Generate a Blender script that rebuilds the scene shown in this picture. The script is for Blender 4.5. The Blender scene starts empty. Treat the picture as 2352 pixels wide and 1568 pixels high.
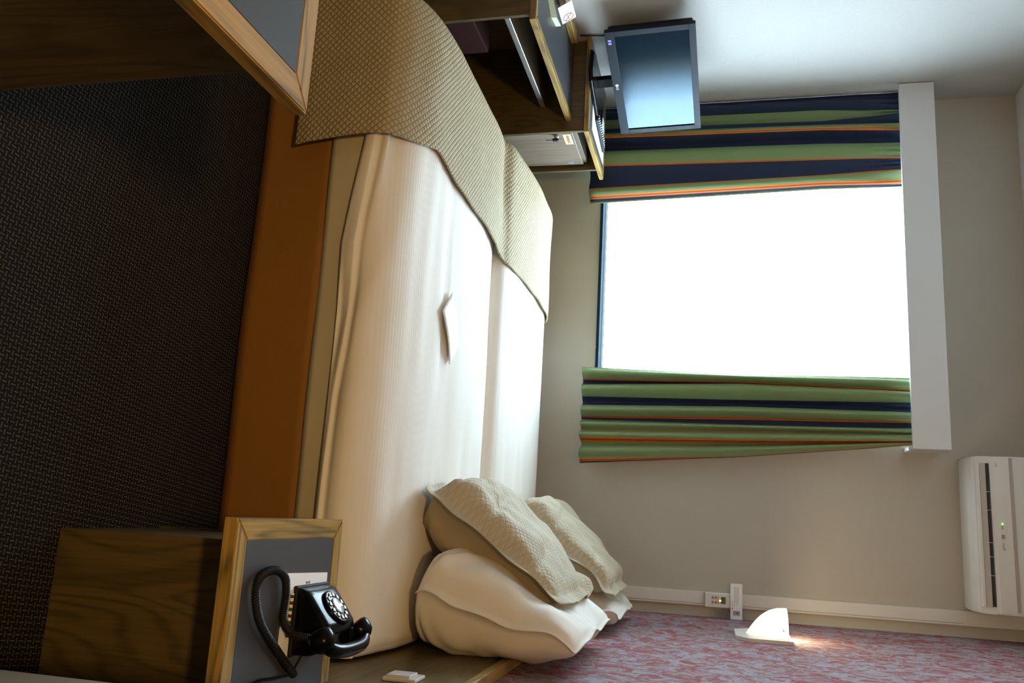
import bpy, bmesh, math, random
from mathutils import Vector, Matrix, noise
random.seed(4)
scene = bpy.context.scene
C = scene.collection

# ------------------------------------------------------------------ camera
PITCH, YAW, ROLL = 0.23450666, 0.20876357, 0.00718517
HC = 1.364
cy_, sy_, cp_, sp_ = math.cos(YAW), math.sin(YAW), math.cos(PITCH), math.sin(PITCH)
fwd = Vector((-sy_*cp_, cy_*cp_, -sp_)); r0 = Vector((cy_, sy_, 0)); u0 = r0.cross(fwd)
rgt = math.cos(ROLL)*r0 + math.sin(ROLL)*u0
upv = -math.sin(ROLL)*r0 + math.cos(ROLL)*u0
cam = bpy.data.cameras.new('camera'); camo = bpy.data.objects.new('camera', cam); C.objects.link(camo)
cam.sensor_width = 36; cam.sensor_fit = 'HORIZONTAL'; cam.lens = 1936.7/2352*36
cam.clip_start = 0.05; cam.clip_end = 100
m = Matrix((upv, -rgt, -fwd)).transposed()          # the photograph was taken with the camera turned on its side
camo.matrix_world = Matrix.Translation((0, 0, HC)) @ m.to_4x4()
scene.camera = camo

# ------------------------------------------------------------------ world, exposure, lamps
scene.view_settings.view_transform = 'Standard'
scene.view_settings.look = 'None'
scene.view_settings.exposure = 0.0
scene.view_settings.gamma = 1
scene.view_settings.use_curve_mapping = False
W = bpy.data.worlds.new('sky'); scene.world = W; W.use_nodes = True
bg = W.node_tree.nodes['Background']
bg.inputs[0].default_value = (0.66, 0.86, 1.0, 1); bg.inputs[1].default_value = 33.0

def area(name, loc, rot, sx, sy, power, col):
    l = bpy.data.lights.new(name, 'AREA'); l.shape = 'RECTANGLE'; l.size = sx; l.size_y = sy
    l.energy = power; l.color = col
    o = bpy.data.objects.new(name, l); o.location = loc; o.rotation_euler = rot; C.objects.link(o); return o
portal = area('window_portal', (-1.25, 4.62, 1.55), (math.radians(-90), 0, 0), 1.5, 1.65, 1, (1, 1, 1))
portal.data.cycles.is_portal = True
area('entrance_ceiling_light', (-0.12, -1.0, 2.83), (math.radians(12), 0, 0), 0.3, 0.3, 74, (1.0, 0.61, 0.215))

# ------------------------------------------------------------------ material helpers
def lin(c):
    return tuple(((v/255)/12.92 if v/255 <= .04045 else (((v/255)+.055)/1.055)**2.4) for v in c)
MATS = {}
def new_mat(name):
    mt = bpy.data.materials.new(name); mt.use_nodes = True
    nt = mt.node_tree; b = nt.nodes['Principled BSDF']; MATS[name] = mt
    return mt, nt, b
def plain(name, col, rough=.5, metal=0., bump=0, bscale=200, spec=.5, **kw):
    mt, nt, b = new_mat(name)
    b.inputs['Base Color'].default_value = (*col, 1); b.inputs['Roughness'].default_value = rough
    b.inputs['Metallic'].default_value = metal; b.inputs['Specular IOR Level'].default_value = spec
    if kw.get('coat'): b.inputs['Coat Weight'].default_value = kw['coat']; b.inputs['Coat Roughness'].default_value = .08
    tc = nt.nodes.new('ShaderNodeTexCoord'); n = nt.nodes.new('ShaderNodeTexNoise')
    n.inputs['Scale'].default_value = bscale; n.inputs['Detail'].default_value = 3
    nt.links.new(tc.outputs['Object'], n.inputs['Vector'])
    v = kw.get('vary', 0.06)
    mx = nt.nodes.new('ShaderNodeMix'); mx.data_type = 'RGBA'
    mx.inputs['A'].default_value = (*[c*(1-v) for c in col], 1); mx.inputs['B'].default_value = (*[min(1, c*(1+v)) for c in col], 1)
    nt.links.new(n.outputs['Fac'], mx.inputs['Factor']); nt.links.new(mx.outputs['Result'], b.inputs['Base Color'])
    if bump:
        bp = nt.nodes.new('ShaderNodeBump'); bp.inputs['Strength'].default_value = bump; bp.inputs['Distance'].default_value = .002
        nt.links.new(n.outputs['Fac'], bp.inputs['Height']); nt.links.new(bp.outputs['Normal'], b.inputs['Normal'])
    return mt
def mth(nt, op, a, b_=None, c=None):
    n = nt.nodes.new('ShaderNodeMath'); n.operation = op
    for i, v in enumerate((a, b_, c)):
        if v is None: continue
        if isinstance(v, (int, float)): n.inputs[i].default_value = v
        else: nt.links.new(v, n.inputs[i])
    return n.outputs[0]
def emis(name, col, s):
    mt, nt, b = new_mat(name)
    b.inputs['Base Color'].default_value = (*col, 1); b.inputs['Emission Color'].default_value = (*col, 1)
    b.inputs['Emission Strength'].default_value = s
    return mt
def wood(name, light, dark, axis, rings=26, rough=.38, stretch=.10, scl=14.0):
    mt, nt, b = new_mat(name); L = nt.links
    tc = nt.nodes.new('ShaderNodeTexCoord'); mp = nt.nodes.new('ShaderNodeMapping')
    s = [scl, scl, scl]; s[axis] = scl*stretch; mp.inputs['Scale'].default_value = s
    L.new(tc.outputs['Object'], mp.inputs['Vector'])
    n = nt.nodes.new('ShaderNodeTexNoise'); n.inputs['Scale'].default_value = .8; n.inputs['Detail'].default_value = 1.5; n.inputs['Distortion'].default_value = .3
    L.new(mp.outputs[0], n.inputs['Vector'])
    ring = mth(nt, 'SINE', mth(nt, 'MULTIPLY', n.outputs['Fac'], rings*7.0))
    r2 = mth(nt, 'POWER', mth(nt, 'MULTIPLY_ADD', ring, .5, .5), 3.0)
    mp2 = nt.nodes.new('ShaderNodeMapping'); s2 = [150, 150, 150]; s2[axis] = 4; mp2.inputs['Scale'].default_value = s2
    L.new(tc.outputs['Object'], mp2.inputs['Vector'])
    f = nt.nodes.new('ShaderNodeTexNoise'); f.inputs['Scale'].default_value = 1; f.inputs['Detail'].default_value = 3
    L.new(mp2.outputs[0], f.inputs['Vector'])
    fac = mth(nt, 'ADD', mth(nt, 'MULTIPLY', r2, .6), mth(nt, 'MULTIPLY_ADD', f.outputs['Fac'], 1.5, -.52)); fac = mth(nt, 'MINIMUM', mth(nt, 'MAXIMUM', fac, 0.0), 1.0)
    mx = nt.nodes.new('ShaderNodeMix'); mx.data_type = 'RGBA'; mx.inputs['A'].default_value = (*light, 1); mx.inputs['B'].default_value = (*dark, 1)
    L.new(fac, mx.inputs['Factor']); L.new(mx.outputs['Result'], b.inputs['Base Color'])
    b.inputs['Roughness'].default_value = rough
    bp = nt.nodes.new('ShaderNodeBump'); bp.inputs['Strength'].default_value = .12; bp.inputs['Distance'].default_value = .001
    L.new(f.outputs['Fac'], bp.inputs['Height']); L.new(bp.outputs['Normal'], b.inputs['Normal'])
    return mt
def quilt(name, col, period, bump=.9, dk=.72):
    mt, nt, b = new_mat(name); L = nt.links
    uv = nt.nodes.new('ShaderNodeTexCoord'); sp = nt.nodes.new('ShaderNodeSeparateXYZ'); L.new(uv.outputs['UV'], sp.inputs[0])
    x, y = sp.outputs[0], sp.outputs[1]
    w = nt.nodes.new('ShaderNodeTexNoise'); w.inputs['Scale'].default_value = 9; L.new(uv.outputs['UV'], w.inputs['Vector'])
    wv = mth(nt, 'MULTIPLY', w.outputs['Fac'], period*.25)
    k = math.pi/period
    a = mth(nt, 'ABSOLUTE', mth(nt, 'SINE', mth(nt, 'MULTIPLY', mth(nt, 'ADD', mth(nt, 'ADD', x, y), wv), k)))
    c = mth(nt, 'ABSOLUTE', mth(nt, 'SINE', mth(nt, 'MULTIPLY', mth(nt, 'ADD', mth(nt, 'SUBTRACT', x, y), wv), k)))
    h = mth(nt, 'POWER', mth(nt, 'MINIMUM', a, c), .55)
    bp = nt.nodes.new('ShaderNodeBump'); bp.inputs['Strength'].default_value = bump; bp.inputs['Distance'].default_value = .004
    L.new(h, bp.inputs['Height']); L.new(bp.outputs['Normal'], b.inputs['Normal'])
    mx = nt.nodes.new('ShaderNodeMix'); mx.data_type = 'RGBA'
    mx.inputs['A'].default_value = (*[v*dk for v in col], 1); mx.inputs['B'].default_value = (*col, 1)
    L.new(h, mx.inputs['Factor']); L.new(mx.outputs['Result'], b.inputs['Base Color'])
    b.inputs['Roughness'].default_value = .75; b.inputs['Specular IOR Level'].default_value = .25
    return mt
def stripes(name, stops):
    mt, nt, b = new_mat(name); L = nt.links
    uv = nt.nodes.new('ShaderNodeTexCoord'); sp = nt.nodes.new('ShaderNodeSeparateXYZ'); L.new(uv.outputs['UV'], sp.inputs[0])
    r = nt.nodes.new('ShaderNodeValToRGB'); cr = r.color_ramp; cr.interpolation = 'CONSTANT'
    cr.elements[0].position = 0; cr.elements[0].color = (*stops[0][1], 1)
    cr.elements.remove(cr.elements[1])
    for p, c in stops[1:]:
        e = cr.elements.new(min(p, .9999)); e.color = (*c, 1)
    L.new(sp.outputs[0], r.inputs[0])
    n = nt.nodes.new('ShaderNodeTexNoise'); n.inputs['Scale'].default_value = 700; tc = uv.outputs['Object']; L.new(tc, n.inputs['Vector'])
    mx = nt.nodes.new('ShaderNodeMix'); mx.data_type = 'RGBA'; mx.blend_type = 'MULTIPLY'; mx.inputs['Factor'].default_value = .25
    L.new(r.outputs[0], mx.inputs['A']); L.new(n.outputs['Color'], mx.inputs['B'])
    L.new(mx.outputs['Result'], b.inputs['Base Color'])
    b.inputs['Roughness'].default_value = .8
    # woven cloth lets a little daylight through
    tr = nt.nodes.new('ShaderNodeBsdfTranslucent'); L.new(mx.outputs['Result'], tr.inputs[0])
    ms = nt.nodes.new('ShaderNodeMixShader'); ms.inputs[0].default_value = .12
    out = nt.nodes['Material Output']; L.new(b.outputs[0], ms.inputs[1]); L.new(tr.outputs[0], ms.inputs[2]); L.new(ms.outputs[0], out.inputs[0])
    return mt

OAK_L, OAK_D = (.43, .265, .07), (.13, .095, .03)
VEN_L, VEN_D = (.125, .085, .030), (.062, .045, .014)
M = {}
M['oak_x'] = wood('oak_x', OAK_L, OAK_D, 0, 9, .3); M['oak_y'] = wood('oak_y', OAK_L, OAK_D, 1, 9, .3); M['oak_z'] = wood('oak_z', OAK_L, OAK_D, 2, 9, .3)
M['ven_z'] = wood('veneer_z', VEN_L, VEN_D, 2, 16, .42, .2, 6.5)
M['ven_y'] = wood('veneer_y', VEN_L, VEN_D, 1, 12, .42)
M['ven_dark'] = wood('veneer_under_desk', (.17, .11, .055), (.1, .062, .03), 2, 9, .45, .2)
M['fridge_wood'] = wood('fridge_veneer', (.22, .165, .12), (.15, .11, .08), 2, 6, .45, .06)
M['laminate'] = plain('grey_laminate', (.046, .048, .056), .40, bscale=900, vary=.35)
M['wall_far'] = plain('wall_paint', (.455, .42, .36), .85, bump=.15, bscale=180)
M['wall_left'] = plain('textured_wallpaper', (.43, .42, .40), .85, bump=.3, bscale=120)
M['wall_plain'] = plain('corridor_wall_dimmed', (.27, .22, .155), .85, bump=.15, bscale=150)  # base colour darkened so the entrance wall reads as dimly lit
M['ceiling'] = plain('ceiling_paint', (.75, .73, .70), .9)
M['white'] = plain('white_plastic', (.64, .62, .59), .4, vary=.02)
M['white_box'] = plain('white_lacquer', (.60, .59, .59), .45, vary=.02)
M['paper'] = plain('paper', (.86, .86, .86), .7, vary=.02)
M['black'] = plain('black_bakelite', (.003, .003, .0035), .22, spec=.1, vary=.1)
M['black_matte'] = plain('black_rubber', (.007, .007, .008), .6, vary=.2, spec=.25)
M['tv_frame'] = plain('tv_bezel', (.010, .015, .026), .45, coat=.0, spec=.13, vary=.05)
M['screen'] = plain('tv_glass', (.004, .010, .022), .12, coat=.0, spec=.6, vary=.02)
M['screen'].node_tree.nodes['Principled BSDF'].inputs['Specular Tint'].default_value = (.5, .78, 1, 1)
M['chrome'] = plain('chrome', (.75, .76, .78), .15, 1.0, vary=.02)
M['alu'] = plain('aluminium', (.75, .75, .78), .3, 1.0, vary=.02)
M['duvet'] = plain('white_cotton', (.80, .765, .70), .8, bump=.05, bscale=60, vary=.02)
_nt = M['duvet'].node_tree; _tc = _nt.nodes.new('ShaderNodeTexCoord'); _sp = _nt.nodes.new('ShaderNodeSeparateXYZ'); _nt.links.new(_tc.outputs['Object'], _sp.inputs[0])
_bp = _nt.nodes.new('ShaderNodeBump'); _bp.inputs['Strength'].default_value = .09; _bp.inputs['Distance'].default_value = .001     # damask stripe
_nt.links.new(mth(_nt, 'SINE', mth(_nt, 'MULTIPLY', _sp.outputs[1], 520)), _bp.inputs['Height'])
_nt.links.new(_bp.outputs['Normal'], _nt.nodes['Principled BSDF'].inputs['Normal'])
M['sheet'] = plain('pale_sheet', (.50, .46, .33), .85, vary=.03)
M['pillow'] = plain('pillow_cotton', (.74, .69, .62), .8, vary=.02)
M['valance'] = plain('brown_valance', (.26, .112, .012), .75, bump=.3, bscale=600, vary=.12)
M['coverlet'] = quilt('quilted_coverlet', (.44, .365, .215), .0215)
M['sham'] = quilt('quilted_sham', (.50, .435, .31), .0215, .5, .86)
M['sham_back'] = plain('plain_sham_back', (.36, .30, .19), .8, vary=.03)
M['grey'] = plain('grey_rubber', (.22, .24, .25), .5); M['ink'] = plain('ink', (.03, .03, .04), .6); M['ink_soft'] = plain('grey_ink', (.3, .28, .3), .6)
M['red'] = plain('red_ink', (.5, .08, .08), .6); M['orange_btn'] = plain('orange_button', (.8, .28, .05), .5)
M['lcd'] = plain('lcd', (.09, .10, .05), .25); M['slot'] = plain('dark_slot', (.03, .027, .025), .6)
M['louver'] = plain('louver_plastic', (.42, .38, .34), .5); M['groove'] = plain('groove_plastic', (.38, .33, .29), .6)
M['cream'] = plain('cream_sticker', (.72, .66, .4), .5); M['steel'] = plain('blue_steel', (.3, .42, .5), .3, .6)
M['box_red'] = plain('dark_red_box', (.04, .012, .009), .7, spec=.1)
M['yellow_card'] = plain('pale_green_card', (.62, .66, .42), .6); M['lilac'] = plain('lilac_card', (.3, .27, .42), .6)
M['led_green'] = emis('green_led', (.25, 1, .1), 2.5); M['led_blue'] = emis('blue_led', (.15, .12, 1), 1.6); M['led_lcd'] = emis('lit_lcd', (.85, 1, .4), 1.2)
M['frame_dark'] = plain('window_frame_paint', (.012, .03, .045), .8, spec=.1)
M['gold_wire'] = plain('brass_wire', (.65, .5, .2), .35, .8)
M['dialwhite'] = plain('dial_card', (.7, .7, .72), .4); M['dialgrey'] = plain('dial_grey', (.16, .2, .22), .3)

# sconce glass
mt, nt, b = new_mat('opal_glass'); M['opal'] = mt
b.inputs['Base Color'].default_value = (.9, .85, .7, 1); b.inputs['Roughness'].default_value = .3
b.inputs['Emission Color'].default_value = (1, .78, .46, 1); b.inputs['Emission Strength'].default_value = 2.0
b.inputs['Transmission Weight'].default_value = 0
# sheer
mt, nt, b = new_mat('sheer_voile'); M['sheer'] = mt
tr = nt.nodes.new('ShaderNodeBsdfTransparent'); tl = nt.nodes.new('ShaderNodeBsdfTranslucent'); df = nt.nodes.new('ShaderNodeBsdfDiffuse')
tl.inputs[0].default_value = (.93, .95, .95, 1); df.inputs[0].default_value = (.9, .9, .9, 1)
a1 = nt.nodes.new('ShaderNodeMixShader'); a1.inputs[0].default_value = .25; nt.links.new(tl.outputs[0], a1.inputs[1]); nt.links.new(df.outputs[0], a1.inputs[2])
a2 = nt.nodes.new('ShaderNodeMixShader'); a2.inputs[0].default_value = .45; nt.links.new(tr.outputs[0], a2.inputs[1]); nt.links.new(a1.outputs[0], a2.inputs[2])
nt.links.new(a2.outputs[0], nt.nodes['Material Output'].inputs[0])
# window glass
mt, nt, b = new_mat('window_glass'); M['glass'] = mt
tr = nt.nodes.new('ShaderNodeBsdfTransparent'); gl = nt.nodes.new('ShaderNodeBsdfGlossy'); gl.inputs['Roughness'].default_value = .02
ms = nt.nodes.new('ShaderNodeMixShader'); ms.inputs[0].default_value = .06
nt.links.new(tr.outputs[0], ms.inputs[1]); nt.links.new(gl.outputs[0], ms.inputs[2]); nt.links.new(ms.outputs[0], nt.nodes['Material Output'].inputs[0])
# carpet: two-way woven dashes
mt, nt, b = new_mat('woven_carpet'); M['carpet'] = mt; L = nt.links
tc = nt.nodes.new('ShaderNodeTexCoord'); mp = nt.nodes.new('ShaderNodeMapping'); mp.inputs['Scale'].default_value = (85, 85, 85); mp.inputs['Rotation'].default_value = (0, 0, math.radians(8))
L.new(tc.outputs['Object'], mp.inputs[0]); sp = nt.nodes.new('ShaderNodeSeparateXYZ'); L.new(mp.outputs[0], sp.inputs[0])
x, y = sp.outputs[0], sp.outputs[1]
fx, fy = mth(nt, 'FRACT', x), mth(nt, 'FRACT', y)
par = mth(nt, 'FLOORED_MODULO', mth(nt, 'ADD', mth(nt, 'FLOOR', x), mth(nt, 'FLOOR', y)), 2)
dx = mth(nt, 'LESS_THAN', mth(nt, 'ABSOLUTE', mth(nt, 'SUBTRACT', fx, .5)), .13)
dy = mth(nt, 'LESS_THAN', mth(nt, 'ABSOLUTE', mth(nt, 'SUBTRACT', fy, .5)), .13)
ip = mth(nt, 'SUBTRACT', 1, par)
dash = mth(nt, 'ADD', mth(nt, 'MULTIPLY', dx, par), mth(nt, 'MULTIPLY', dy, ip))
nz = nt.nodes.new('ShaderNodeTexNoise'); nz.inputs['Scale'].default_value = 40; L.new(tc.outputs['Object'], nz.inputs[0])
dash = mth(nt, 'MULTIPLY', dash, mth(nt, 'MULTIPLY_ADD', nz.outputs['Fac'], 1.4, .1))
mx = nt.nodes.new('ShaderNodeMix'); mx.data_type = 'RGBA'; mx.inputs['A'].default_value = (.008, .007, .007, 1); mx.inputs['B'].default_value = (.075, .062, .048, 1)
L.new(dash, mx.inputs['Factor']); L.new(mx.outputs['Result'], b.inputs['Base Color']); b.inputs['Roughness'].default_value = .95; b.inputs['Specular IOR Level'].default_value = .1
# red mottled wallpaper
mt, nt, b = new_mat('mottled_wallpaper'); M['redpaper'] = mt; L = nt.links
tc = nt.nodes.new('ShaderNodeTexCoord')
n1 = nt.nodes.new('ShaderNodeTexNoise'); n1.inputs['Scale'].default_value = 15; n1.inputs['Detail'].default_value = 9; n1.inputs['Roughness'].default_value = .8; n1.inputs['Distortion'].default_value = 1.2
L.new(tc.outputs['Object'], n1.inputs[0])
r = nt.nodes.new('ShaderNodeValToRGB'); cr = r.color_ramp; cr.elements[0].position = .33; cr.elements[0].color = (*lin((96, 104, 140)), 1)
cr.elements[1].position = .70; cr.elements[1].color = (*lin((140, 40, 44)), 1)
for p, c in ((.39, (112, 112, 134)), (.44, (160, 146, 148)), (.485, (128, 110, 112)), (.53, (136, 82, 84)), (.572, (130, 46, 50))):
    e = cr.elements.new(p); e.color = (*lin(c), 1)
L.new(n1.outputs['Fac'], r.inputs[0]); L.new(r.outputs[0], b.inputs['Base Color']); b.inputs['Roughness'].default_value = .9

# ------------------------------------------------------------------ object helpers
ORG = {}
def thing(name, label, cat, loc, group=None):
    o = bpy.data.objects.new(name, None); C.objects.link(o); o.location = loc; o.empty_display_size = .05
    o['label'] = label; o['category'] = cat
    if group: o['group'] = group
    ORG[o.name] = Vector(loc); return o
def tag(o, label, cat, group=None):
    o['label'] = label; o['category'] = cat
    if group: o['group'] = group
    return o
def finish(name, bm, mat, parent=None, smooth=False, label=None, org=None):
    if parent is not None:
        o0 = ORG[parent.name]
    else: o0 = Vector(org) if org is not None else Vector((0, 0, 0))
    bmesh.ops.translate(bm, verts=bm.verts, vec=-o0)
    bmesh.ops.recalc_face_normals(bm, faces=bm.faces)
    me = bpy.data.meshes.new(name); bm.to_mesh(me); bm.free()
    for p in me.polygons: p.use_smooth = smooth
    ms_ = mat if isinstance(mat, (list, tuple)) else [mat]
    for q in ms_: me.materials.append(q)
    o = bpy.data.objects.new(name, me); C.objects.link(o)
    if parent is not None:
        o.parent = parent; ORG[o.name] = ORG[parent.name]
    else:
        o.location = o0; ORG[o.name] = o0
    if label: o['label'] = label
    return o
def bx(bm, x0, x1, y0, y1, z0, z1, bev=0, seg=2):
    vs = [bm.verts.new((x, y, z)) for x in (x0, x1) for y in (y0, y1) for z in (z0, z1)]
    fs = [(0, 1, 3, 2), (4, 6, 7, 5), (0, 4, 5, 1), (2, 3, 7, 6), (0, 2, 6, 4), (1, 5, 7, 3)]
    faces = [bm.faces.new([vs[i] for i in f]) for f in fs]
    if bev:
        es = list({e for f in faces for e in f.edges})
        bmesh.ops.bevel(bm, geom=es, offset=bev, segments=seg, affect='EDGES', profile=.5, clamp_overlap=True)
def box(name, b, mat, parent=None, bev=.002, label=None, org=None, seg=2):
    bm = bmesh.new(); bx(bm, *b, bev=bev, seg=seg); return finish(name, bm, mat, parent, False, label, org)
def prism(bm, pts, axis, a0, a1):
    """extrude a closed 2D outline along an axis; pts are the other two coordinates in order"""
    def P(p, a):
        if axis == 0: return (a, p[0], p[1])
        if axis == 1: return (p[0], a, p[1])
        return (p[0], p[1], a)
    A = [bm.verts.new(P(p, a0)) for p in pts]; B = [bm.verts.new(P(p, a1)) for p in pts]
    bm.faces.new(A); bm.faces.new(list(reversed(B)))
    n = len(pts)
    for i in range(n): bm.faces.new((A[i], A[(i+1) % n], B[(i+1) % n], B[i]))
def frame_of(t):
    t = t.normalized(); a = Vector((0, 0, 1)) if abs(t.z) < .9 else Vector((1, 0, 0))
    n = t.cross(a).normalized(); return n, t.cross(n).normalized()
def tube(bm, pts, r, seg=10, cap=True):
    pts = [Vector(p) for p in pts]; rings = []; n = None
    for i, p in enumerate(pts):
        t = (pts[min(i+1, len(pts)-1)] - pts[max(i-1, 0)]).normalized()
        if n is None: n = frame_of(t)[0]
        n = (n - t*n.dot(t)).normalized(); b_ = t.cross(n)
        rr = r[i] if isinstance(r, (list, tuple)) else r
        rings.append([bm.verts.new(p + (n*math.cos(a) + b_*math.sin(a))*rr) for a in [2*math.pi*k/seg for k in range(seg)]])
    for A, B in zip(rings, rings[1:]):
        for k in range(seg): bm.faces.new((A[k], A[(k+1) % seg], B[(k+1) % seg], B[k]))
    if cap: bm.faces.new(rings[0][::-1]); bm.faces.new(rings[-1])
def spline(pts, n):
    P = [Vector(p) for p in pts]; P = [P[0]*2-P[1]] + P + [P[-1]*2-P[-2]]; out = []
    for i in range(1, len(P)-2):
        for k in range(n):
            t = k/n; a, b_, c, d = P[i-1:i+3]
            out.append(.5*((2*b_) + (c-a)*t + (2*a-5*b_+4*c-d)*t*t + (3*b_-a-3*c+d)*t**3))
    out.append(P[-2]); return out
def lathe(bm, prof, mtx, seg=24):
    """prof: (radius, height) about local z"""
    rings = []
    for r_, h in prof:
        rings.append([bm.verts.new(mtx @ Vector((r_*math.cos(2*math.pi*k/seg), r_*math.sin(2*math.pi*k/seg), h))) for k in range(seg)])
    for A, B in zip(rings, rings[1:]):
        for k in range(seg): bm.faces.new((A[k], A[(k+1) % seg], B[(k+1) % seg], B[k]))
    bm.faces.new(rings[0][::-1]); bm.faces.new(rings[-1])
def axes(o, zdir, xdir=None):
    z = Vector(zdir).normalized()
    x = Vector(xdir) if xdir is not None else frame_of(z)[0]
    x = (x - z*x.dot(z)).normalized(); y = z.cross(x)
    mm = Matrix((x, y, z)).transposed().to_4x4(); mm.translation = Vector(o); return mm
def grid(bm, F, nu, nv, uv=None):
    V = [[bm.verts.new(F(i/nu, j/nv)) for j in range(nv+1)] for i in range(nu+1)]
    lay = bm.loops.layers.uv.verify() if uv else None
    for i in range(nu):
        for j in range(nv):
            f = bm.faces.new((V[i][j], V[i+1][j], V[i+1][j+1], V[i][j+1]))
            if uv:
                for l, (a, b_) in zip(f.loops, ((i, j), (i+1, j), (i+1, j+1), (i, j+1))): l[lay].uv = uv(a/nu, b_/nv)
    return V
def interp(x, xs, ys):
    if x <= xs[0]: return ys[0]
    for a, b_, c, d in zip(xs, xs[1:], ys, ys[1:]):
        if x <= b_: return c + (d-c)*(x-a)/(b_-a)
    return ys[-1]
def smooth(t): t = max(0, min(1, t)); return t*t*(3-2*t)
def nz3(x, y, z=0): return noise.noise(Vector((x, y, z)))
def text(name, s, size, mtx, mat, parent, ext=.0003):
    cu = bpy.data.curves.new(name, 'FONT'); cu.body = s; cu.size = size; cu.extrude = ext; cu.align_x = 'CENTER'; cu.align_y = 'CENTER'
    t = bpy.data.objects.new('tmp_text', cu); C.objects.link(t)
    dg = bpy.context.evaluated_depsgraph_get(); me = bpy.data.meshes.new_from_object(t.evaluated_get(dg))
    bpy.data.objects.remove(t); bpy.data.curves.remove(cu)
    bm = bmesh.new(); bm.from_mesh(me); bpy.data.meshes.remove(me); bmesh.ops.transform(bm, matrix=mtx, verts=bm.verts)
    return finish(name, bm, mat, parent)
def struct(o): o['kind'] = 'structure'; return o
def solidify(o, t, off=-1):
    md = o.modifiers.new('thickness', 'SOLIDIFY'); md.thickness = t; md.offset = off; return o

XL, XR, YF, ZC, YB = -2.23, .43, 4.40, 2.85, -1.6
# ------------------------------------------------------------------ room shell
struct(box('floor', (XL-.1, 1.6, YB-.1, YF+.1, -.1, 0), M['carpet'], bev=0))
struct(box('ceiling', (XL-.1, 1.6, YB-.1, YF+.1, ZC, ZC+.1), M['ceiling'], bev=0))
struct(box('wall_left', (XL-.1, XL, YB-.1, YF+.1, 0, ZC), M['wall_left'], bev=0))
struct(box('wall_right', (XR, XR+.1, 1.15, YF+.1, 0, ZC), M['redpaper'], bev=0))
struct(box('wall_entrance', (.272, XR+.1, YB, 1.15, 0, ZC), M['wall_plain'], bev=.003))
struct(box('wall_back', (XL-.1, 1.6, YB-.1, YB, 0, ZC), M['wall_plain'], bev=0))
WX0, WX1, WZ0, WZ1 = -2.0, -.5, .765, 2.36
bm = bmesh.new()
bx(bm, XL, WX0, YF, YF+.22, 0, ZC); bx(bm, WX1, XR+.1, YF, YF+.22, 0, ZC)
bx(bm, WX0, WX1, YF, YF+.22, 0, WZ0); bx(bm, WX0, WX1, YF, YF+.22, WZ1, ZC)
struct(finish('wall_window', bm, M['wall_far']))
# window: frame, casement bars, glass
win = struct(thing('window_1', 'wide bright window between the striped curtains', 'window', ((WX0+WX1)/2, YF+.1, WZ0)))
bm = bmesh.new()
for b_ in ((WX0, WX1, WZ0, WZ0+.05), (WX0, WX1, WZ1-.05, WZ1), (WX0, WX0+.05, WZ0+.05, WZ1-.05), (WX1-.05, WX1, WZ0+.05, WZ1-.05)):
    bx(bm, b_[0], b_[1], YF+.10, YF+.16, b_[2], b_[3], .003)
finish('window_frame', bm, M['white_box'], win)
box('window_pane', (WX0+.05, WX1-.05, YF+.125, YF+.131, WZ0+.05, WZ1-.05), M['glass'], win, 0)
box('window_sill', (WX0+.002, WX1-.002, YF-.012, YF+.098, WZ0-.012, WZ0+.004), M['frame_dark'], win, .002, label='dark blue window sill')

# sheer curtain hanging in the reveal
bm = bmesh.new()
def FS(u, v):
    x = WX0+.02 + (WX1-WX0-.04)*u; z = .785 + (2.33-.785)*v
    y = YF+.055 + (.012+.008*v)*math.sin(u*150+2*nz3(u*6, v*.6)) + .01*nz3(u*20, v)
    return Vector((x, y, z))
grid(bm, FS, 220, 16)
tag(finish('sheer_curtain', bm, M['sheer'], None, True, org=(0, 0, 0)), 'white sheer curtain glowing with daylight in the window opening', 'sheer curtain')

# pelmet box
pl = thing('curtain_pelmet', 'long white pelmet box above the window and curtains', 'pelmet', (-1.32, 4.3, 2.262))
bm = bmesh.new(); bx(bm, -2.225, -.40, 4.195, 4.213, 2.258, 2.42, .002); finish('front_board', bm, M['white_box'], pl)
box('top_board', (-2.225, -.40, 4.213, YF, 2.402, 2.42), M['white_box'], pl, .001)
box('end_board', (-.418, -.40, 4.213, YF, 2.258, 2.402), M['white_box'], pl, .001)
box('curtain_rail', (-2.22, -.47, 4.262, 4.284, 2.375, 2.402), M['white'], pl, .001)

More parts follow.
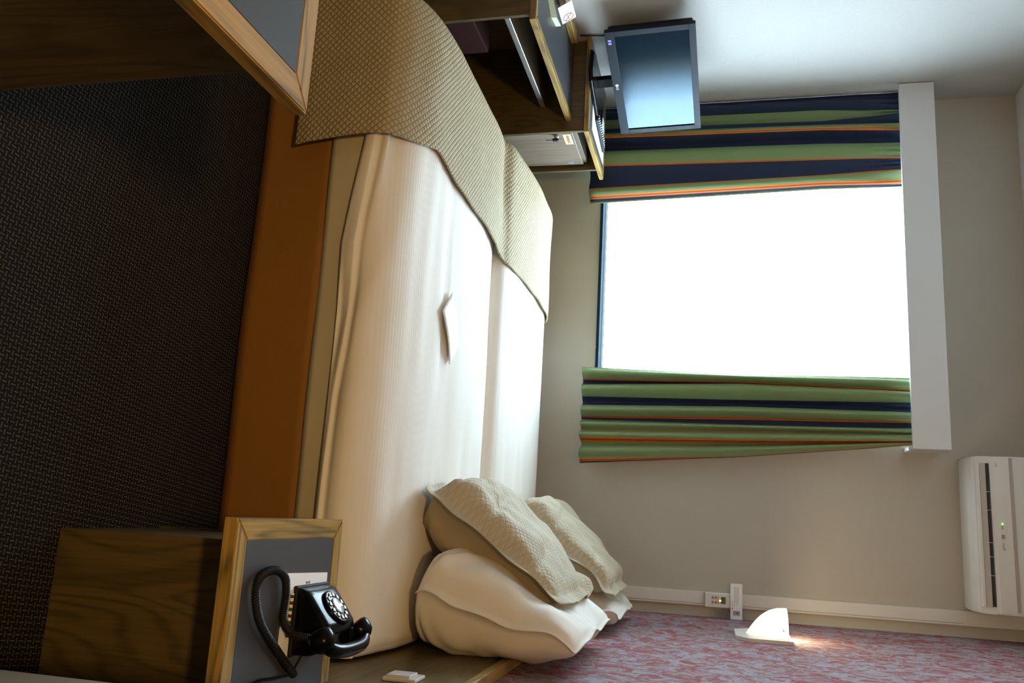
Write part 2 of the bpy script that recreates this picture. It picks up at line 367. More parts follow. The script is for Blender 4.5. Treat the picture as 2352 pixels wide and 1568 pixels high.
# striped curtains
NV, GR, ORG_, RD = lin((31, 46, 78)), lin((132, 154, 106)), lin((222, 130, 40)), lin((188, 62, 34))
def curtain(name, label, zs, rows, kinds, ulist, depth):
    stops = []
    for i, k in enumerate(kinds):
        a, b_ = ulist[i], ulist[i+1]
        if k == 'n': stops.append((a, NV))
        elif k == 'g': stops.append((a, GR))
        else:
            w = b_-a; stops += [(a, ORG_), (a+w*.3, RD), (a+w*.68, ORG_)]
    mat = stripes(name+'_'+label.split()[0]+'_cloth_'+str(len(MATS)), stops)
    # extra nodes in u for relief
    def F(u, v):
        z = zs[0] + (zs[-1]-zs[0])*v
        xr = [interp(u, ulist, r_) for r_ in rows]
        x = interp(z, zs, xr)
        uu = interp(u, depth[0], list(range(len(depth[0]))))
        i = min(int(uu), len(depth[0])-2); t = uu-i
        t = smooth(t); d = depth[1][i]*(1-t) + depth[1][i+1]*t
        amp = 1.15 + .35*(1-v)
        g = smooth((v-.88)/.12)
        pleat = .008*g*math.sin(u*110) + .006*nz3(u*9, v*1.3, 3)
        hem = .006*math.sin(u*40)*(1 if v < .02 else 0)
        return Vector((x, min(4.292 + d*amp*(1-.45*g) + pleat, YF-.016), z + hem*0 + (0.0025*math.sin(u*33) if v == 0 else 0)))
    bm = bmesh.new(); grid(bm, F, 210, 36, lambda u, v: (u, v))
    o = finish(name, bm, mat, None, True); solidify(o, .003); tag(o, label, 'curtain', 'striped curtains at the window'); return o
Lu = [0, .202, .325, .377, .418, .435, .558, .719, .733, .886, .893, .94, .963, .982, 1]
Lt = [-2.2275, -2.129, -2.113, -2.05, -2.027, -2.008, -1.946, -1.863, -1.86, -1.801, -1.794, -1.745, -1.731, -1.724, -1.717]
Lm = [-2.2275, -2.159, -2.09, -2.061, -2.038, -2.029, -1.961, -1.872, -1.864, -1.781, -1.778, -1.752, -1.736, -1.728, -1.719]
Lb = [-2.2275, -2.17, -2.11, -2.077, -2.052, -2.042, -1.975, -1.889, -1.879, -1.75, -1.744, -1.716, -1.703, -1.692, -1.681]
curtain('curtain', 'striped navy and green curtain behind the television, the wider one', [.705, 1.9, 2.3], [Lb, Lm, Lt], 'ngngongonogong', Lu,
        ([0, .10, .26, .36, .42, .50, .64, .80, .91, 1], [0, -.02, .02, -.005, -.03, .02, -.035, -.012, -.02, .01]))
ru = [843, 865, 867, 884, 907, 929, 951, 954.5, 960, 985, 987, 1001, 1011, 1052, 1058, 1062]
Ru = [(v-843)/219 for v in ru]
Rb = [-.771, -.721, -.716, -.678, -.626, -.576, -.527, -.519, -.506, -.451, -.446, -.415, -.393, -.303, -.29, -.281]
Rm = [-.743, -.717, -.712, -.699, -.625, -.586, -.541, -.532, -.5, -.471, -.464, -.424, -.413, -.345, -.344, -.343]
Rt = [-.743, -.692, -.682, -.676, -.63, -.578, -.541, -.537, -.504, -.479, -.475, -.447, -.44, -.432, -.43, -.428]
curtain('curtain', 'narrower striped green and navy curtain on the air conditioner side of the window', [.705, 1.494, 2.3], [Rb, Rm, Rt], 'gongngongogogon', Ru,
        ([0, .05, .14, .22, .35, .44, .53, .59, .65, .70, .79, .87, .97, 1], [-.02, -.035, .025, -.035, .03, -.035, .022, -.03, .0, -.03, .015, -.025, -.01, 0]))

# wall trunking, thermostat, card
tr_ = thing('cable_trunking', 'white vertical cable trunking running up the wall corner', 'trunking', (.345, 4.39, 0))
box('channel', (.312, .378, 4.382, YF, .0, ZC), M['white'], tr_, .002); box('cover_seam', (.3665, .3685, 4.3805, 4.383, .3, 2.48), M['grey'], tr_, 0)
th = thing('wall_thermostat', 'white thermostat with small display on the trunking', 'thermostat', (.344, 4.37, 1.37))
box('housing', (.311, .381, 4.355, 4.382, 1.332, 1.452), M['white'], th, .005)
box('display', (.329, .361, 4.3535, 4.3555, 1.408, 1.430), M['lcd'], th, 0)
box('display_light', (.343, .350, 4.3525, 4.354, 1.399, 1.409), M['led_lcd'], th, 0)
box('orange_strip', (.328, .361, 4.3535, 4.3555, 1.392, 1.399), M['orange_btn'], th, 0)
for a in (.328, .349):
    for z in (1.365, 1.379): box('button', (a, a+.012, 4.352, 4.3555, z, z+.009), M['grey'], th, .001)
cd = thing('instruction_card', 'narrow white instruction card with printed lines beside the thermostat', 'card', (.348, 4.35, 1.48))
box('card_sheet', (.262, .428, 4.348, 4.351, 1.452, 1.507), M['paper'], cd, .0005)
for i in range(4): box('text_line', (.279, .279+[.086, .071, .086, .075][i], 4.3472, 4.3482, 1.469+i*.006, 1.4705+i*.006), M['ink_soft'], cd, 0)
box('text_line', (.342, .37, 4.3472, 4.3482, 1.4605, 1.462), M['ink_soft'], cd, 0); box('red_mark', (.375, .382, 4.3472, 4.3482, 1.459, 1.463), M['red'], cd, 0)
bm = bmesh.new(); bx(bm, .388, .409, 4.3474, 4.3482, 1.464, 1.496); finish('printed_picture', bm, plain('picture_print', (.45, .32, .28), .6), cd)
box('picture_mark', (.394, .401, 4.3468, 4.3475, 1.481, 1.487), M['ink'], cd, 0)

# air conditioner
ac = thing('air_conditioner', 'white split air conditioner mounted high on the window wall', 'air conditioner', (-.03, 4.4, 2.5))
prof = [(4.40, 2.495), (4.27, 2.49), (4.215, 2.498), (4.198, 2.508), (4.192, 2.522), (4.180, 2.562), (4.170, 2.58), (4.166, 2.65), (4.170, 2.73), (4.185, 2.765), (4.23, 2.785), (4.40, 2.785)]
bm = bmesh.new(); prism(bm, prof, 0, -.376, .303)
bmesh.ops.bevel(bm, geom=[e for e in bm.edges if abs(e.verts[0].co.x-e.verts[1].co.x) < 1e-5], offset=.006, segments=2, affect='EDGES', clamp_overlap=True)
finish('housing', bm, M['white'], ac)
bm = bmesh.new(); prism(bm, [(4.1955, 2.517), (4.1905, 2.5165), (4.1765, 2.562), (4.181, 2.5635)], 0, -.345, .272); finish('air_outlet', bm, M['slot'], ac, label='dark air outlet slot')
bm = bmesh.new(); prism(bm, [(4.195, 2.511), (4.186, 2.515), (4.174, 2.546), (4.178, 2.548), (4.190, 2.518)], 0, -.345, .272); finish('louver', bm, M['louver'], ac)
bm = bmesh.new(); prism(bm, [(4.194, 2.509), (4.1835, 2.5135), (4.1805, 2.523), (4.186, 2.523)], 0, -.345, .272); finish('outlet_lip', bm, M['white'], ac)
for x_ in (-.22, -.14, .06, .0, .14): box('louver_pin', (x_, x_+.002, 4.172, 4.18, 2.54, 2.56), M['white'], ac, 0)
bm = bmesh.new(); prism(bm, [(4.168, 2.640), (4.1645, 2.640), (4.1645, 2.654), (4.168, 2.654)], 0, -.37, .29); finish('panel_groove', bm, M['groove'], ac)
for x0, x1, z0, z1, mm in ((-.085, -.078, 2.599, 2.603, 'led_green'), (-.076, -.06, 2.599, 2.6015, 'groove'), (-.035, -.018, 2.597, 2.607, 'grey'), (.0, .024, 2.6, 2.602, 'groove'), (.024, .03, 2.602, 2.606, 'groove')):
    box('indicator' if mm == 'led_green' else 'panel_mark', (x0, x1, 4.163, 4.1675, z0, z1), M[mm], ac, 0)
text('logo', 'ofp', .018, axes((-.338, 4.1662, 2.589), (0, -1, 0), (1, 0, 0)), M['groove'], ac)

# wall lamp on the right wall
def sconce(yc, zc, label):
    s = thing('wall_lamp', label, 'wall lamp', (XR, yc, zc), 'opal wall lamps over the bed head')
    hz, hy = .107, .175
    pts = [(yc-hy, zc+hz), (yc-hy, zc-hz+.05), (yc-hy+.06, zc-hz), (yc+hy-.06, zc-hz), (yc+hy, zc-hz+.05), (yc+hy, zc+hz)]
    bm = bmesh.new(); prism(bm, pts, 0, XR-.014, XR-.0005); finish('back_plate', bm, M['white'], s)
    bm = bmesh.new(); R_, H_ = .108, .158; zt = zc+hz-.012
    def F(u, v):
        a = math.pi*u; q = v*math.pi/2*.97
        s_ = math.sin(q); rr = max(1-s_**2.5, .02); zz = zt - H_*s_
        return Vector((XR-.014-R_*rr*math.sin(a), yc - R_*1.02*rr*math.cos(a), zz))
    grid(bm, F, 28, 16); o = finish('glass_shade', bm, M['opal'], s, True); solidify(o, .004)
    box('bulb_holder', (XR-.06, XR-.014, yc-.02, yc+.02, zt-.10, zt-.06), M['white'], s, .003)
    bm = bmesh.new(); bmesh.ops.create_uvsphere(bm, u_segments=8, v_segments=6, radius=.003, matrix=Matrix.Translation((XR-.045, yc-.108, zt-.02))); finish('screw', bm, M['grey'], s)
    l = bpy.data.lights.new('lamp_bulb', 'POINT'); l.energy = 4.5; l.color = (1, .76, .46); l.shadow_soft_size = .02
    lo = bpy.data.objects.new('lamp_bulb', l); C.objects.link(lo); lo.parent = s; lo.location = (-.045, 0, .082-.0)
    return s
sconce(3.74, 1.565, 'white wall lamp glowing upward on the mottled red wallpaper')

# ------------------------------------------------------------------ headboard
hb = thing('headboard', 'long low olive wood headboard panel along the papered wall', 'headboard', (.41, 2.9, 0))
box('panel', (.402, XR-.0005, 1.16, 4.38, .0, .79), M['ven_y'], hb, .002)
box('top_rail', (.396, XR-.0005, 1.16, 4.38, .79, .815), M['oak_y'], hb, .003)
sw = thing('light_switch', 'cream double light switch plate on the headboard beside the bed', 'light switch', (.39, 2.03, .64))
box('plate', (.393, .402, 2.01, 2.085, .60, .685), M['white'], sw, .003); box('rocker', (.387, .394, 2.018, 2.075, .608, .668), M['white'], sw, .002)

# ------------------------------------------------------------------ bed
BX0, BX1, BY0, BY1 = -1.53, .392, 2.195, 4.19
bed = thing('double_bed', 'wide double bed on a brown fabric base in front of the window', 'bed', ((BX0+BX1)/2, 3.2, 0))
bm = bmesh.new()
def FV(u, v):
    P = [(BX1-.01, 2.187), (BX0, 2.187), (BX0, 4.18)]
    l1 = P[0][0]-P[1][0]; l2 = P[2][1]-P[1][1]; s = u*(l1+l2)
    if s < l1: x, y, nx, ny = P[0][0]-s, 2.187, 0, -1
    else: x, y, nx, ny = BX0, 2.187+(s-l1), -1, 0
    w = (.006+.006*(1-v))*nz3(s*1.7, 0, 4)
    return Vector((x+nx*w*(1.0), y+ny*w, .008+.235*v))
grid(bm, FV, 160, 8); o = finish('valance', bm, M['valance'], bed, True); solidify(o, .004, 1)
box('bed_base', (BX0+.015, BX1-.012, 2.2, 4.18, .03, .238), M['black_matte'], bed, .005)
box('mattress', (BX0+.01, BX1-.005, BY0+.008, BY1-.01, .24, .44), M['sheet'], bed, .03, seg=4)
bm = bmesh.new()
def FSh(u, v):
    x = BX1-.008 + (BX0-BX1)*u; z = .242 + .16*v
    return Vector((x, 2.186 - .010*nz3(x*2.6+z*5, z*4, 1) - .004*math.sin(x*9+z*18) - .006*(1-v), z))
grid(bm, FSh, 140, 10); o = finish('bed_sheet', bm, M['sheet'], bed, True); solidify(o, .003, 1)

def hem_z(x):   # hem of the near duvet droops towards the pillows
    return interp(x, [-1.2, -1.07, -.88, -.75, -.55, -.3, .05, .378], [.36, .352, .325, .31, .315, .315, .312, .30])
def ridge(x): return interp(x, [-1.2, -1.07, -.75, -.45, -.30, .05, .378], [.040, .036, .045, .034, .018, .014, .012])
def duvet_near(x, t):
    """t 0..1 round the section; returns y, z"""
    hz = hem_z(x)
    ctrl = [(2.172, hz), (2.158, hz+.03), (2.152, hz+.07), (2.172, .425), (2.215, .458), (2.30, .483), (2.43, .501), (2.7, .508), (3.0, .505), (3.14, .497), (3.205, .475), (3.225, .44), (3.23, .40)]
    f = t*(len(ctrl)-1); i = min(int(f), len(ctrl)-2); s = f-i
    P = [ctrl[max(i-1, 0)], ctrl[i], ctrl[i+1], ctrl[min(i+2, len(ctrl)-1)]]
    c = [.5*((2*P[1][k]) + (P[2][k]-P[0][k])*s + (2*P[0][k]-5*P[1][k]+4*P[2][k]-P[3][k])*s*s + (3*P[1][k]-P[0][k]-3*P[2][k]+P[3][k])*s**3) for k in (0, 1)]
    y, z = c
    side = 1-smooth((y-2.16)/.12)
    # folded border strip
    dz = z-hz; w = ridge(x)
    if y < 2.3:
        y += -.010*(1-smooth((dz-w)/.006)) + .006*math.exp(-((dz-w-.012)/.010)**2)
        y -= side*(.022*nz3(x*1.6+z*4.5, z*3, 7) + .011*nz3(x*4+z*9, z*5, 2)) * smooth(dz/.02+.3)
    else: pass
    top = smooth((y-2.2)/.12)
    z += top*(.010*nz3(x*.8, y*3.2, 1.5) + .0035*nz3(x*1.8, y*13, 5) + .006*nz3(x*2.2+y, y*2.2, 8))
    z -= top*.006*math.exp(-((y-2.60-.03*math.sin(x*2.2))/.006)**2) + top*.004*math.exp(-((y-2.86-.02*math.sin(x*3))/.006)**2)
    return y, z
def duvet_far(x, t):
    ctrl = [(3.236, .40), (3.238, .45), (3.25, .487), (3.285, .515), (3.36, .530), (3.6, .537), (3.9, .535), (4.08, .527), (4.165, .505), (4.205, .46), (4.215, .40), (4.21, .32)]
    f = t*(len(ctrl)-1); i = min(int(f), len(ctrl)-2); s = f-i
    P = [ctrl[max(i-1, 0)], ctrl[i], ctrl[i+1], ctrl[min(i+2, len(ctrl)-1)]]
    y, z = [.5*((2*P[1][k]) + (P[2][k]-P[0][k])*s + (2*P[0][k]-5*P[1][k]+4*P[2][k]-P[3][k])*s*s + (3*P[1][k]-P[0][k]-3*P[2][k]+P[3][k])*s**3) for k in (0, 1)]
    top = smooth((z-.44)/.06)
    z += top*(.008*nz3(x*.8, y*3.2, 11) + .004*nz3(x*1.8, y*13, 15))
    return y, z
def foot_drop(x, zmin_from):  # rounding where the bed ends
    return 0
def make_duvet(fn, label, x_end, hemcurl):
    bm = bmesh.new(); XA = BX0-.012
    def F(u, v):
        x = XA + (x_end-XA)*u
        y, z = fn(x, v)
        e = smooth((x-(x_end-.05))/.05)
        if hemcurl:
            sidef = 1-smooth((z-.30)/.2)
            x2 = x + .012*nz3(z*14, 3)*e - .03*e*(1-sidef)*0
            z -= e*e*.02*(1 if z > .45 else .3)
            x = x2
        f0 = smooth((XA+.09-x)/.09); z -= .05*f0*f0
        return Vector((x, y, max(z, .245)))
    grid(bm, F, 200, 130)
    o = finish('duvet', bm, M['duvet'], None, True, org=(-.6, 3, .5)); solidify(o, .012)
    return tag(o, label, 'duvet', 'white duvets on the double bed')
make_duvet(duvet_near, 'white duvet on the near half of the bed, its side hanging over the base', BX1, True)
make_duvet(duvet_far, 'white duvet on the far half of the bed, nearest the window', BX1-.03, False)

# coverlet across the foot
bm = bmesh.new()
FX = -1.585
def cov_pt(u, v):
    # v round the section in y, u from the edge on the bed to the foot hem
    tt = v*1.0
    # section: near hem -> near side -> top -> far side
    n = 12
    ctrl = [(2.150, .140), (2.148, .22), (2.142, .31), (2.146, .40), (2.163, .440), (2.205, .470), (2.30, .498), (2.44, .512), (2.8, .517), (3.05, .515), (3.17, .509), (3.235, .513), (3.32, .532), (3.6, .548), (3.95, .546), (4.10, .537), (4.19, .510), (4.228, .46), (4.235, .38), (4.23, .26)]
    f = tt*(len(ctrl)-1); i = min(int(f), len(ctrl)-2); s = f-i
    P = [ctrl[max(i-1, 0)], ctrl[i], ctrl[i+1], ctrl[min(i+2, len(ctrl)-1)]]
    y, z = [.5*((2*P[1][k]) + (P[2][k]-P[0][k])*s + (2*P[0][k]-5*P[1][k]+4*P[2][k]-P[3][k])*s*s + (3*P[1][k]-P[0][k]-3*P[2][k]+P[3][k])*s**3) for k in (0, 1)]
    xe = interp(y, [2.14, 2.17, 2.36, 2.6, 3.1, 3.25, 3.6, 4.2], [-1.06, -1.075, -1.115, -1.08, -1.058, -1.02, -1.012, -.99])
    xe += .002*math.sin(y*23)
    if z < .44 and y < 3: xe = interp(z, [.14, .44], [-1.052, -1.075])
    L1 = xe-(FX+.07); L2 = .07*math.pi/2; L3 = .30
    s = u*(L1+L2+L3)
    if s < L1: x = xe-s; drop = 0; nx = 0
    elif s < L1+L2: a = (s-L1)/.07; x = FX+.07-.07*math.sin(a); drop = .07*(1-math.cos(a))
    else: x = FX-.01*math.sin((s-L1-L2)*6); drop = .07+(s-L1-L2)
    zz = max(z-drop, .14) if drop > 0 else z
    topf = smooth((y-2.2)/.12)*(1-smooth((y-4.1)/.1))
    zz += topf*(.009*nz3(x*2.4, y*2.0, 21)+.004*nz3(x*6, y*5, 2)) - topf*.012*math.exp(-((y-3.22)/.035)**2)*smooth((-1.1-x)/.3)*(1 if drop < .2 else 0)
    sidef = 1-smooth((y-2.14)/.06)
    y -= sidef*(.016*nz3(x*3.2, z*2.4, 31)+.006*nz3(x*8, z*5, 12)+.008)*smooth((z-.12)/.1+.25)
    x += .012*nz3(y*3, zz*3, 9)*smooth(drop/.1)
    return Vector((x, y, zz))
cl = [0.0]; cq = [cov_pt(.25, k/190) for k in range(191)]
for a__, b__ in zip(cq, cq[1:]): cl.append(cl[-1] + math.hypot(b__.y-a__.y, b__.z-a__.z))
def cuv(u, v):
    p = cov_pt(u, v); return (-p.x if u < .6 else 1.52+(u-.6)*.9, cl[int(round(v*190))])
grid(bm, cov_pt, 110, 190, cuv)
o = finish('coverlet', bm, M['coverlet'], None, True, org=(-1.3, 3, .5)); solidify(o, .006)
tag(o, 'tan quilted coverlet spread across the foot of the bed', 'coverlet')

# card lying on the duvet
bm = bmesh.new()
def FC(u, v):
    a = Vector((-.633, 2.512, 0)); bb = Vector((-.476, 2.622, 0)); c = Vector((-.72, 2.606, 0))
    p = a + (bb-a)*u + (c-a)*v; p.z = .5155 + .006*math.sin(math.pi*u)*(1-v*.5)
    return p
grid(bm, FC, 12, 6); o = finish('paper_card', bm, M['paper'], None, True, org=(-.6, 2.6, .51)); solidify(o, .0015)
tag(o, 'small white card lying on the near duvet', 'card')

# ------------------------------------------------------------------ pillows
def pillow(name, cat, label, group, base, top, y0, y1, thick, mat, flange=0, seed=0, bulge_f=1.0, bulge_b=1.0, lean_y=0, pinch=.07, sag=.0, tf=.16, ka=9, kb0=8, kb1=2.6, ex=.45, back=None):
    """base/top are (x,z) of the seam's lower and upper edge; the pillow spans y0..y1"""
    A = Vector((base[0], 0, base[1])); B = Vector((top[0], 0, top[1])); up = B-A; H = up.length; upn = up.normalized()
    nrm = Vector((-upn.z, 0, upn.x))                       # front side, facing the room
    ym = (y0+y1)/2; Wd = y1-y0
    org = (A.x, ym, A.z)
    fh = flange/(H/2); fw = flange/(Wd/2)
    bm = bmesh.new()
    def P(a, b_, sgn):
        ia, ib = min(1, abs(a)/(1-fw)), min(1, abs(b_)/(1-fh))
        kb = kb0 if b_ < 0 else kb1
        ed = (1-ia**ka)*(1-ib**kb)
        t = thick*.5*max(ed, 0)**ex*(bulge_f if sgn > 0 else bulge_b)
        t *= 1 + .20*nz3(a*1.8+seed, b_*1.8, sgn*2) + (tf if sgn > 0 else .1)*(-b_)
        if back and sgn > 0: t -= .020*math.exp(-((b_+.42+.25*a)/.05)**2)*smooth((.3-a)/.6) + .022*math.exp(-((b_+.72-.3*(a+.6))/.045)**2)*smooth((-.1-a)/.4) + .012*math.exp(-((b_-.28+.3*a)/.05)**2)*smooth((.1-a)/.5)
        wr = .012*math.sin(9*math.atan2(b_+1.05, a+1.1)*2.2+seed)*math.exp(-((a+1)**2+(b_+1)**2)/.25) + .010*nz3(a*3.5+seed, b_*3.5, 3+sgn)+.005*nz3(a*8+seed, b_*6, 7+sgn); t += wr*min(1, ed*3)
        ya = a*Wd/2*(1-pinch*(1-b_*b_)*abs(a)); hb = b_*H/2*(1-pinch*(1-a*a)*abs(b_))
        cr_ = (abs(a)*abs(b_))**5*.075; ya *= 1-cr_; hb *= 1-cr_*1.1
        seamw = .016*nz3(a*2.4+seed, b_*2.4, 5)*(ia**4+ib**4)
        if flange and (ia >= 1 or ib >= 1): seamw += .004*math.sin(a*11+b_*9+seed)
        p = A + up*.5 + upn*hb + nrm*(sgn*max(t, .0015) + seamw - sag*(1-b_*b_)); p.y = ym + ya + lean_y*b_
        return p
    N, Mv = 56, 48
    def mp(q):  # concentrate samples at the rims
        s = 2*q-1; return math.copysign(1-(1-abs(s))**1.35, s)
    V1 = grid(bm, lambda u, v: P(mp(u), mp(v), 1), N, Mv, lambda u, v: (mp(u)*Wd/2, mp(v)*H/2))
    V2 = grid(bm, lambda u, v: P(mp(u), mp(v), -1), N, Mv, lambda u, v: (mp(u)*Wd/2, mp(v)*H/2))
    bmesh.ops.remove_doubles(bm, verts=bm.verts, dist=.0032) if False else None
    BK = {v for row in V2 for v in row}
    # stitch the rim
    rim1 = [V1[i][0] for i in range(N+1)]+[V1[N][j] for j in range(1, Mv+1)]+[V1[i][Mv] for i in range(N-1, -1, -1)]+[V1[0][j] for j in range(Mv-1, 0, -1)]
    rim2 = [V2[i][0] for i in range(N+1)]+[V2[N][j] for j in range(1, Mv+1)]+[V2[i][Mv] for i in range(N-1, -1, -1)]+[V2[0][j] for j in range(Mv-1, 0, -1)]
    for k in range(len(rim1)):
        a, b_, c, d = rim1[k], rim1[(k+1) % len(rim1)], rim2[(k+1) % len(rim2)], rim2[k]
        try: bm.faces.new((a, b_, c, d))
        except ValueError: pass
    if back: 
        for f in bm.faces:
            if all(v in BK for v in f.verts): f.material_index = 1
    o = finish(name, bm, [mat, back] if back else mat, None, True, org=org)
    return tag(o, label, cat, group)
pillow('pillow', 'pillow', 'plump white pillow leaning on the headboard, nearer the telephone', 'white pillows', (.225, .525), (.335, 1.035), 2.335, 3.12, .27, M['pillow'], .010, 1, .78, .95, pinch=.04, tf=.6, ka=7, kb1=1.8)
pillow('pillow', 'pillow', 'white pillow mostly hidden behind the far tan cushion', 'white pillows', (.235, .555), (.365, 1.03), 3.32, 4.08, .22, M['pillow'], .010, 5, .5, .8, pinch=.04, tf=.6, ka=6, kb1=1.8)
pillow('cushion', 'cushion', 'tan quilted cushion in front, nearest the camera', 'tan quilted cushions', (-.085, .515), (.255, .962), 2.44, 3.11, .25, M['sham'], .042, 2, .62, 1.05, pinch=.02, lean_y=.03, tf=.55, back=M['sham_back'])
pillow('cushion', 'cushion', 'tan quilted cushion on the window side of the bed', 'tan quilted cushions', (-.06, .55), (.285, 1.0), 3.34, 4.02, .23, M['sham'], .042, 8, .75, .9, pinch=.02, lean_y=.02, tf=.35, back=M['sham_back'])

# ------------------------------------------------------------------ tables with framed tops
def framed_top(parent, x0, x1, y0, y1, z, th, w, skip=''):
    """oak strips mitred round a laminate panel; z is the top surface"""
    def strip(p, mat, nm='edge_strip'):
        bm = bmesh.new(); prism(bm, p, 2, z-th, z)
        es = [e for e in bm.edges if abs(e.verts[0].co.z-e.verts[1].co.z) < 1e-6]
        bmesh.ops.bevel(bm, geom=es, offset=.0025, segments=2, affect='EDGES', clamp_overlap=True)
        finish(nm, bm, mat, parent)
    wl = 0 if 'l' in skip else w; wr = 0 if 'r' in skip else w; wn = 0 if 'n' in skip else w; wf = 0 if 'f' in skip else w
    if wn: strip([(x0, y0), (x1, y0), (x1-wr, y0+w), (x0+wl, y0+w)], M['oak_x'])
    if wf: strip([(x0, y1), (x1, y1), (x1-wr, y1-w), (x0+wl, y1-w)], M['oak_x'])
    if wl: strip([(x0, y0), (x0+w, y0+wn), (x0+w, y1-wf), (x0, y1)], M['oak_y'])
    if wr: strip([(x1, y0), (x1-w, y0+wn), (x1-w, y1-wf), (x1, y1)], M['oak_y'])
    box('laminate_panel', (x0+wl, x1-wr, y0+wn, y1-wf, z-th, z-.0008), M['laminate'], parent, 0)
ns = thing('nightstand', 'oak nightstand with grey laminate top beside the bed head', 'nightstand', (.22, 1.7, 0))
framed_top(ns, .0325, .400, 1.458, 1.93, .50, .030, .042, 'r')
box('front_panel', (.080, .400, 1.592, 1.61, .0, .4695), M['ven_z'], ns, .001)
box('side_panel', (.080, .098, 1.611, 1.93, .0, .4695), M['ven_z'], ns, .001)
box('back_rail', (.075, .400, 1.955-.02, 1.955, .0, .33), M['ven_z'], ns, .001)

# ------------------------------------------------------------------ corner table in the foreground
ct = thing('corner_table', 'oak framed table with grey top jutting in beside the camera', 'table', (-1.0, .8, 0))
framed_top(ct, -1.45, -.633, .35, 1.178, .704, .030, .048)
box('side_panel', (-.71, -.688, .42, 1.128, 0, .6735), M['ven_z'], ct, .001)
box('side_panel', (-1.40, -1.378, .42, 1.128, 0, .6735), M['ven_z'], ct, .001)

# ------------------------------------------------------------------ writing desk by the left wall
dk = thing('writing_desk', 'long writing desk with blue-grey top against the left wall', 'desk', (-2.0, 3.2, 0))
DY0, DY1, DZ, DX = 2.765, 3.598, .710, -1.818
framed_top(dk, -2.229, DX, DY0, DY1, DZ, .026, .028, 'lf')
box('back_upstand', (-2.229, -2.155, DY0, 3.50, DZ+.0005, DZ+.03), M['oak_y'], dk, .003)
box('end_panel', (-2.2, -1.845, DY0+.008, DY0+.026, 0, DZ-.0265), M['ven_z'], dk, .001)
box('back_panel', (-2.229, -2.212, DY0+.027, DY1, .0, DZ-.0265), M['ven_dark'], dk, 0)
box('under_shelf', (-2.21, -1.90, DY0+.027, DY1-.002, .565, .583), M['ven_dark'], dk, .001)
box('rail', (-1.8995, -1.888, DY0+.027, DY1-.01, .562, .586), M['alu'], dk, .002, label='shiny metal rail')
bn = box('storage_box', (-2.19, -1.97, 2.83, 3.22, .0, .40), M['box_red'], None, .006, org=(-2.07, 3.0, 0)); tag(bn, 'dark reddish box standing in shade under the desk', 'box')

# fridge cabinet
fc = thing('fridge_cabinet', 'raised wooden cabinet at desk end, next to curtain, carrying the television', 'cabinet', (-2.0, 3.85, 0))
framed_top(fc, -2.229, -1.752, 3.58, 4.15, .795, .022, .03, 'l')
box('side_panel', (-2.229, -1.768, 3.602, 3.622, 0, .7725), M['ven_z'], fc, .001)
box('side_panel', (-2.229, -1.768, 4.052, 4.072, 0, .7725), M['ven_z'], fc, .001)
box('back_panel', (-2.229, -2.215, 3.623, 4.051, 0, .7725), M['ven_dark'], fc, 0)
fr = box('fridge_body', (-2.20, -1.806, 3.628, 4.046, .03, .722), M['fridge_wood'], fc, .002)
dr = box('fridge_door', (-1.806, -1.792, 3.632, 4.036, .05, .705), M['fridge_wood'], fc, .003)
bm = bmesh.new(); bx(bm, -1.7925, -1.7905, 3.99, 4.022, .628, .655, .001); finish('finger_pull', bm, M['steel'], dr)
bm = bmesh.new(); bx(bm, -1.7925, -1.7908, 3.68, 3.79, .655, .693, .0005); st = finish('sticker', bm, M['cream'], dr)
text('sticker_text', 'MINIBAR', .022, axes((-1.7905, 3.735, .674), (1, 0, 0), (0, 1, 0)), M['red'], dr)
bm = bmesh.new(); lathe(bm, [(.012, 0), (.012, .008), (.008, .01), (.008, .016)], axes((-1.792, 3.69, .625), (1, 0, 0)), 16); finish('lock', bm, M['chrome'], dr, True)
bm = bmesh.new(); bx(bm, -1.775, -1.765, 3.681, 3.70, .607, .637, .003); bx(bm, -1.772, -1.770, 3.689, 3.692, .575, .607, 0); finish('key', bm, M['black_matte'], dr)

# paper and remote on the cabinet
pf = box('information_sheet', (-2.05, -1.815, 3.68, 4.10, .7955, .797), M['paper'], None, 0, org=(-1.9, 3.9, .7955)); tag(pf, 'white sheet lying under the remote control', 'paper')
rc = thing('remote_control', 'long black remote control with coloured buttons lying on white sheet', 'remote control', (-1.9, 3.9, .797))
mrot = Matrix.Translation((-1.90, 3.90, 0)) @ Matrix.Rotation(math.radians(-8), 4, 'Z') @ Matrix.Translation((1.915, -3.90, 0))
bm = bmesh.new(); bx(bm, -1.94, -1.89, 3.76, 4.05, .7972, .813, .006, 3); bmesh.ops.transform(bm, matrix=mrot, verts=bm.verts); finish('body', bm, M['black_matte'], rc)
for i in range(13):
    for j in range(3):
        bm = bmesh.new(); bx(bm, -1.934+j*.015, -1.926+j*.015, 3.775+i*.019, 3.784+i*.019, .812, .8155, .001)
        bmesh.ops.transform(bm, matrix=mrot, verts=bm.verts)
        finish('button', bm, M['red'] if (i, j) in ((0, 0), (11, 1)) else M['steel'], rc)

